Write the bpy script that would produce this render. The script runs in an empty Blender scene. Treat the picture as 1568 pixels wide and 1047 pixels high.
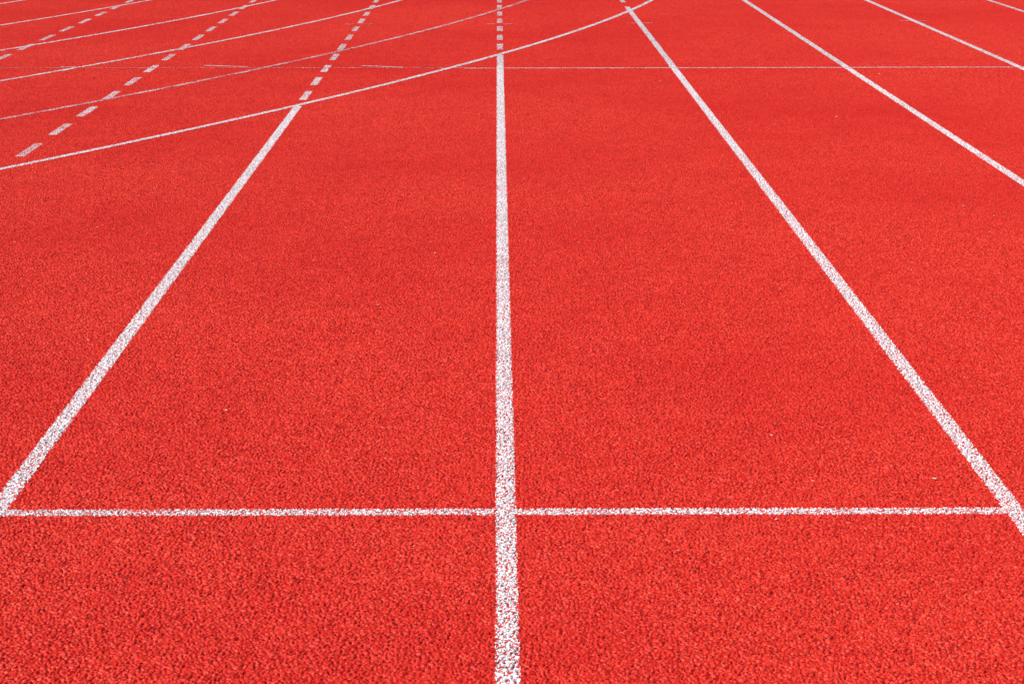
import bpy, math, numpy as np
rng=np.random.default_rng(7)
sc=bpy.context.scene
sc.view_settings.view_transform='Standard'; sc.view_settings.look='None'; sc.view_settings.exposure=0
C=0.002; N=600; TILE=C*N
# ------------------------------------------------ granule relief (periodic height field)
def bl(a,s):
    k=np.fft.fftfreq(N)
    g=np.exp(-2*(np.pi*s)**2*(k[:,None]**2+k[None,:]**2))
    return np.real(np.fft.ifft2(np.fft.fft2(a)*g))
def nz(a): return (a-a.mean())/a.std()
a=nz(bl(rng.standard_normal((N,N)),0.78))
a=nz(a-bl(a,2.2))
b=nz(bl(rng.standard_normal((N,N)),2.0)); b=nz(b-bl(b,6))
h=nz(a+0.15*b)
h=np.where(h>0, 1.1*np.tanh(h/1.1), h*1.85)
AMP=0.0019
H=h*AMP
def mx(a,r):
    o=a.copy()
    for i in range(-r,r+1):
        for j in range(-r,r+1): o=np.maximum(o,np.roll(np.roll(a,i,0),j,1))
    return o
H1=mx(H,1); H2=mx(H,2)
def samp(A,x,y):
    return A[np.round(x/C).astype(int)%N, np.round(y/C).astype(int)%N]

# ------------------------------------------------ materials
def mat(name):
    m=bpy.data.materials.new(name); m.use_nodes=True
    nt=m.node_tree; p=nt.nodes['Principled BSDF']; return m,nt,p
def noise(nt,pos,scale,detail=2,rough=.5):
    n=nt.nodes.new('ShaderNodeTexNoise'); n.inputs['Scale'].default_value=scale
    n.inputs['Detail'].default_value=detail; n.inputs['Roughness'].default_value=rough
    nt.links.new(pos,n.inputs['Vector']); return n.outputs['Fac']
def ramp(nt,fac,stops):
    r=nt.nodes.new('ShaderNodeValToRGB'); e=r.color_ramp.elements
    e[0].position,e[0].color=stops[0][0],(*stops[0][1],1)
    e[1].position,e[1].color=stops[1][0],(*stops[1][1],1)
    for s in stops[2:]:
        x=e.new(s[0]); x.color=(*s[1],1)
    nt.links.new(fac,r.inputs[0]); return r.outputs[0]
def mixc(nt,fac,a,b,mode='MIX'):
    m=nt.nodes.new('ShaderNodeMix'); m.data_type='RGBA'; m.blend_type=mode
    for s,v in ((m.inputs[0],fac),(m.inputs[6],a),(m.inputs[7],b)):
        if hasattr(v,'is_output'): nt.links.new(v,s)
        elif isinstance(v,(int,float)): s.default_value=v
        else: s.default_value=(*v,1)
    return m.outputs[2]
def maprange(nt,v,a,b,c=0,d=1):
    m=nt.nodes.new('ShaderNodeMapRange'); nt.links.new(v,m.inputs[0])
    for i,x in enumerate((a,b,c,d)): m.inputs[i+1].default_value=x
    return m.outputs[0]
def redcolor(nt,pos):
    v=nt.nodes.new('ShaderNodeTexVoronoi'); v.inputs['Scale'].default_value=225; nt.links.new(pos,v.inputs['Vector'])
    sp=nt.nodes.new('ShaderNodeSeparateColor'); nt.links.new(v.outputs['Color'],sp.inputs[0])
    c=ramp(nt,sp.outputs[0],[(.0,(0.22,0.004,0.003)),(.3,(0.59,0.015,0.008)),(.75,(0.73,0.034,0.017)),(1,(0.84,0.10,0.06))])
    big=noise(nt,pos,.45,6,.62)
    c=mixc(nt,maprange(nt,big,.38,.62,0,.55),c,(0.54,0.011,0.007))
    mid=noise(nt,pos,4,5,.65)
    c=mixc(nt,maprange(nt,mid,.48,.72,0,.28),c,(0.78,0.044,0.024))
    return c
m_red,nt,p=mat('red_rubber')
pos=nt.nodes.new('ShaderNodeNewGeometry').outputs['Position']
c=redcolor(nt,pos)
for (sx,sy,r) in ((-0.53,14.86,.045),(0.66,13.2,.03)):
    d=nt.nodes.new('ShaderNodeVectorMath'); d.operation='DISTANCE'; nt.links.new(pos,d.inputs[0]); d.inputs[1].default_value=(sx,sy,0)
    c=mixc(nt,maprange(nt,d.outputs['Value'],r*.5,r*1.4,.75,0),c,(0.28,0.012,0.012))
nt.links.new(c,p.inputs['Base Color'])
p.inputs['Roughness'].default_value=.5; p.inputs['Specular IOR Level'].default_value=.28
def paint(name,wear):
    m,nt,p=mat(name)
    pos=nt.nodes.new('ShaderNodeNewGeometry').outputs['Position']
    g=noise(nt,pos,260,2,.6)
    w=ramp(nt,g,[(.3,(.68,.69,.74)),(.6,(.86,.87,.89))])
    g2=noise(nt,pos,170,3,.7); g3=noise(nt,pos,5,3,.6)
    s=nt.nodes.new('ShaderNodeMath'); s.operation='MULTIPLY_ADD'; nt.links.new(g3,s.inputs[0]); s.inputs[1].default_value=.35; nt.links.new(g2,s.inputs[2])
    th=.47+wear*.42
    f=maprange(nt,s.outputs[0],th-.02,th+.03,0,1)
    c=mixc(nt,f,redcolor(nt,pos),w)
    nt.links.new(c,p.inputs['Base Color']); p.inputs['Roughness'].default_value=.6
    p.inputs['Specular IOR Level'].default_value=.3
    return m
P0=paint('white_line_paint',.05); P1=paint('worn_line_paint',.34); P2=paint('faded_line_paint',.52); P3=paint('ghost_line_paint',.58)

# ------------------------------------------------ mesh helpers
def mkmesh(name,V,F,m):
    me=bpy.data.meshes.new(name)
    me.vertices.add(len(V)); me.vertices.foreach_set('co',V.astype(np.float32).ravel())
    me.loops.add(F.size); me.loops.foreach_set('vertex_index',F.astype(np.int32).ravel())
    me.polygons.add(len(F)); me.polygons.foreach_set('loop_start',np.arange(0,F.size,4,dtype=np.int32))
    me.update(calc_edges=True); me.materials.append(m); return me
def addobj(name,me,parent=None):
    o=bpy.data.objects.new(name,me); sc.collection.objects.link(o)
    if parent: o.parent=parent
    return o
# granulated rubber tile, laid over the whole facility
ii,jj=np.meshgrid(np.arange(N+1),np.arange(N+1),indexing='ij')
V=np.stack([ii*C,jj*C,H[ii%N,jj%N]],-1).reshape(-1,3)
q=(np.arange(N)[:,None]*(N+1)+np.arange(N)[None,:]).ravel()
F=np.stack([q,q+N+1,q+N+2,q+1],-1)
tile=mkmesh('rubber_granules',V,F,m_red)
pts=[(i*TILE,j*TILE,0) for i in range(-20,20) for j in range(-4,38)]
pm=bpy.data.meshes.new('running_track'); pm.from_pydata(pts,[],[]); pm.materials.append(m_red)
track=addobj('running_track',pm); track.instance_type='VERTS'; track.show_instancer_for_render=False
addobj('rubber_granules',tile,track)

lowr=rng.random((64,64))
def low(x,y,s):
    u=(x*s)%64; v=(y*s)%64; i=u.astype(int); j=v.astype(int); fu=u-i; fv=v-j
    i2=(i+1)%64; j2=(j+1)%64
    return (lowr[i,j]*(1-fu)+lowr[i2,j]*fu)*(1-fv)+(lowr[i,j2]*(1-fu)+lowr[i2,j2]*fu)*fv
def strip(fn,s0,s1,w,cell,off,wear):
    ns=max(2,int(round((s1-s0)/cell))); nt_=max(3,int(round(w/cell)))
    s=s0+np.arange(ns+1)*cell; half=nt_//2
    t=(np.arange(nt_+1)-half)*cell
    S,T=np.meshgrid(s,t,indexing='ij')
    X,Y=fn(S,T)
    A=H if cell<.003 else (H1 if cell<.006 else H2)
    hz=samp(A,X,Y)
    V=np.stack([X,Y,hz+off],-1).reshape(-1,3)
    q=(np.arange(ns)[:,None]*(nt_+1)+np.arange(nt_)[None,:])
    F=np.stack([q,q+nt_+1,q+nt_+2,q+1],-1)
    xc=X[:-1,:-1]; yc=Y[:-1,:-1]
    pr=np.full(q.shape,wear*.3)
    hh=samp(H,xc,yc)/AMP
    pr+=np.clip((-hh-0.85+wear)*.8,0,1)
    pr+=np.clip(low(xc,yc,9)-.55,0,1)*wear*2.4
    edge=np.minimum(np.arange(nt_),nt_-1-np.arange(nt_))[None,:]*cell
    pr+=np.where(edge<.0015,.6,np.where(edge<.0035,.3,np.where(edge<.0055,.1,0)))*(1 if cell<.006 else .4)
    keep=rng.random(q.shape)>pr
    F=F[keep]
    a,b,c_=V[F[0][0]],V[F[0][1]],V[F[0][2]]
    if np.cross(b-a,c_-a)[2]<0: F=F[:,::-1]
    return V,F
def build(name,parts,m):
    vs=[];fs=[];n=0
    for V,F in parts:
        vs.append(V); fs.append(F+n); n+=len(V)
    return addobj(name,mkmesh(name,np.concatenate(vs),np.concatenate(fs),m))
CX,CY,R0=-38.6,29.75,41.06
L=1.22
LO=(15.0,24.0,1e9)
def lod(y): return .002 if y<LO[0] else (.004 if y<LO[1] else .008)
def split(y0,y1):
    out=[];cur=y0
    for b in LO:
        if cur<b and cur<y1:
            e=min(b,y1); out.append((cur,e,lod(cur+1e-6))); cur=e
    return out
def straight(n,y0,y1,off,wear,w=.05):
    f=lambda S,T:(n*L+T,S)
    return [strip(f,a,b,w if c<.003 else .052,c,off,wear) for a,b,c in split(round(y0/.008)*.008,round(y1/.008)*.008)]
def ycross(x,R): return CY-math.sqrt(R*R-(x-CX)**2)
# straight lane lines
for n in range(-3,8):
    w=.1
    if n<=1:
        y1=ycross(n*L,R0)-.05; y0=.4
        if n==-1: y0=5.03
        if n==1: y1=20.2
        if n<-1: y1=min(y1,6)
        build('lane_line',straight(n,y0,y1,.0007,w),P0)
        parts=[]
        for k in range(-12,24):
            yc=13.25+.77*k
            if yc-.22<ycross(n*L,R0)+.06: continue
            if n==1 and yc<20.3: continue
            parts+=straight(n,yc-.225,yc+.225,.0007,.3)
        if parts: build('dashed_lane_line',parts,P1)
    else:
        build('lane_line',straight(n,.4,40,.0007,w),P0 if n<4 else P1)
# curved lane lines
for k in range(7):
    R=R0-k*L
    fn=lambda S,T,R=R:(CX+(R+T)*np.cos(S/R),CY+(R+T)*np.sin(S/R))
    a0=math.radians(-62)*R; a1=0
    amid1=-math.asin((CY-14)/R)*R; amid0=-math.asin((CY-9)/R)*R
    parts=[strip(fn,a0,amid0,.05,.008,.0012,.2),strip(fn,amid0,amid1,.05,.004,.0012,.15),strip(fn,amid1,a1,.05,.008,.0014,.2)]
    build('curved_lane_line',parts,[P0,P2,P1,P1,P1,P1,P1][k])
# cross lines
def hor(x0,x1,y,w,cell,off,wear,slope=0):
    return strip(lambda S,T:(S,y+T+slope*S),round(x0/.008)*.008,round(x1/.008)*.008,w,cell,off,wear)
build('start_line',[hor(-L-.02,-.022,5.048,.05,.002,.0007,.38),hor(.024,L-.02,5.048,.05,.002,.0007,.26)],P0)
build('cross_line',[hor(-.25,6,14.79,.05,.004,.0018,.3,.012)],P1)
build('cross_line',[hor(-5,-.25,14.83,.04,.004,.0018,.4,0)],P3)
for x0,x1,y,s in ((-2.1,-1.78,14.98,-.3),(-.98,-.68,14.95,-.35),(-3.1,-2.95,14.9,-.2)):
    build('exchange_zone_mark',[strip(lambda S,T:(S,y+T+s*(S-x0)),x0,x1,.04,.004,.0024,.3)],P1)
for n,y in ((0,18.3),(-1,18.3),(1,18.4),(3,18.6)):
    for a,b in ((-.12,-.03),(.03,.12)):
        build('exchange_zone_mark',[hor(n*L+a,n*L+b,y,.05,.008,.0022,.3)],P2)

# ------------------------------------------------ small debris on the surface
m_d,nt,p=mat('dry_leaf_bits'); p.inputs['Base Color'].default_value=(.75,.56,.42,1); p.inputs['Roughness'].default_value=.8
vs=[];fs=[]
def gp(px,py):
    dy=py+247; return (px-761.5-.0104*dy)/dy/.758*1.22, 5200/dy
sp=[gp(*q) for q in [(480,399),(577,467),(520,405),(665,388),(135,520),(23,371),(930,318),(885,372),(1475,317),(1395,415),(1010,125),(1430,735),(1187,797),(1522,332),(1180,668),(345,628),(610,150),(1130,52)]]
sp+=[(rng.uniform(-6,6),rng.uniform(4,25)) for _ in range(50)]
for x,y in sp:
    r=rng.uniform(.005,.010)*(1+max(0,y-7)*.03); a0=rng.uniform(0,6.3); k=len(vs)
    for t in range(4):
        rr=r*rng.uniform(.5,1.2)*(1 if t%2 else .55)
        vs.append((x+rr*math.cos(a0+t*1.57),y+rr*math.sin(a0+t*1.57),.0035+rng.uniform(0,.002)))
    fs.append((k,k+1,k+2,k+3))
me=mkmesh('leaf_litter',np.array(vs),np.array(fs),m_d); addobj('leaf_litter',me)

# ------------------------------------------------ surrounding ground
m_g,nt,p=mat('grass'); pos=nt.nodes.new('ShaderNodeNewGeometry').outputs['Position']
nt.links.new(ramp(nt,noise(nt,pos,3,8,.7),[(.3,(.03,.06,.015)),(.7,(.08,.13,.03))]),p.inputs['Base Color']); p.inputs['Roughness'].default_value=.9
bpy.ops.mesh.primitive_plane_add(size=4000,location=(0,0,-.03)); g=bpy.context.object; g.name='ground'; g.data.materials.append(m_g)

# ------------------------------------------------ light
EL,AZ=math.radians(41),math.radians(-121)   # AZ: clockwise from +Y
w=bpy.data.worlds.new('World'); sc.world=w; w.use_nodes=True
sky=w.node_tree.nodes.new('ShaderNodeTexSky'); sky.sky_type='NISHITA'; sky.sun_disc=False
sky.sun_elevation=EL; sky.sun_rotation=AZ
bg=w.node_tree.nodes['Background']; bg.inputs[1].default_value=.075
w.node_tree.links.new(sky.outputs[0],bg.inputs[0])
sd=bpy.data.lights.new('sun','SUN'); sd.energy=5; sd.angle=math.radians(.5); sd.color=(1,.96,.9)
so=bpy.data.objects.new('sun',sd); sc.collection.objects.link(so)
so.rotation_euler=(math.pi/2-EL,0,-AZ+math.pi)
# ------------------------------------------------ camera
cd=bpy.data.cameras.new('camera'); cd.lens=72.07; cd.sensor_width=36; cd.clip_end=5000
co=bpy.data.objects.new('camera',cd); sc.collection.objects.link(co)
co.location=(-.0167,.383,1.563); co.rotation_euler=(math.radians(90-13.78),0,-.0070)
sc.camera=co
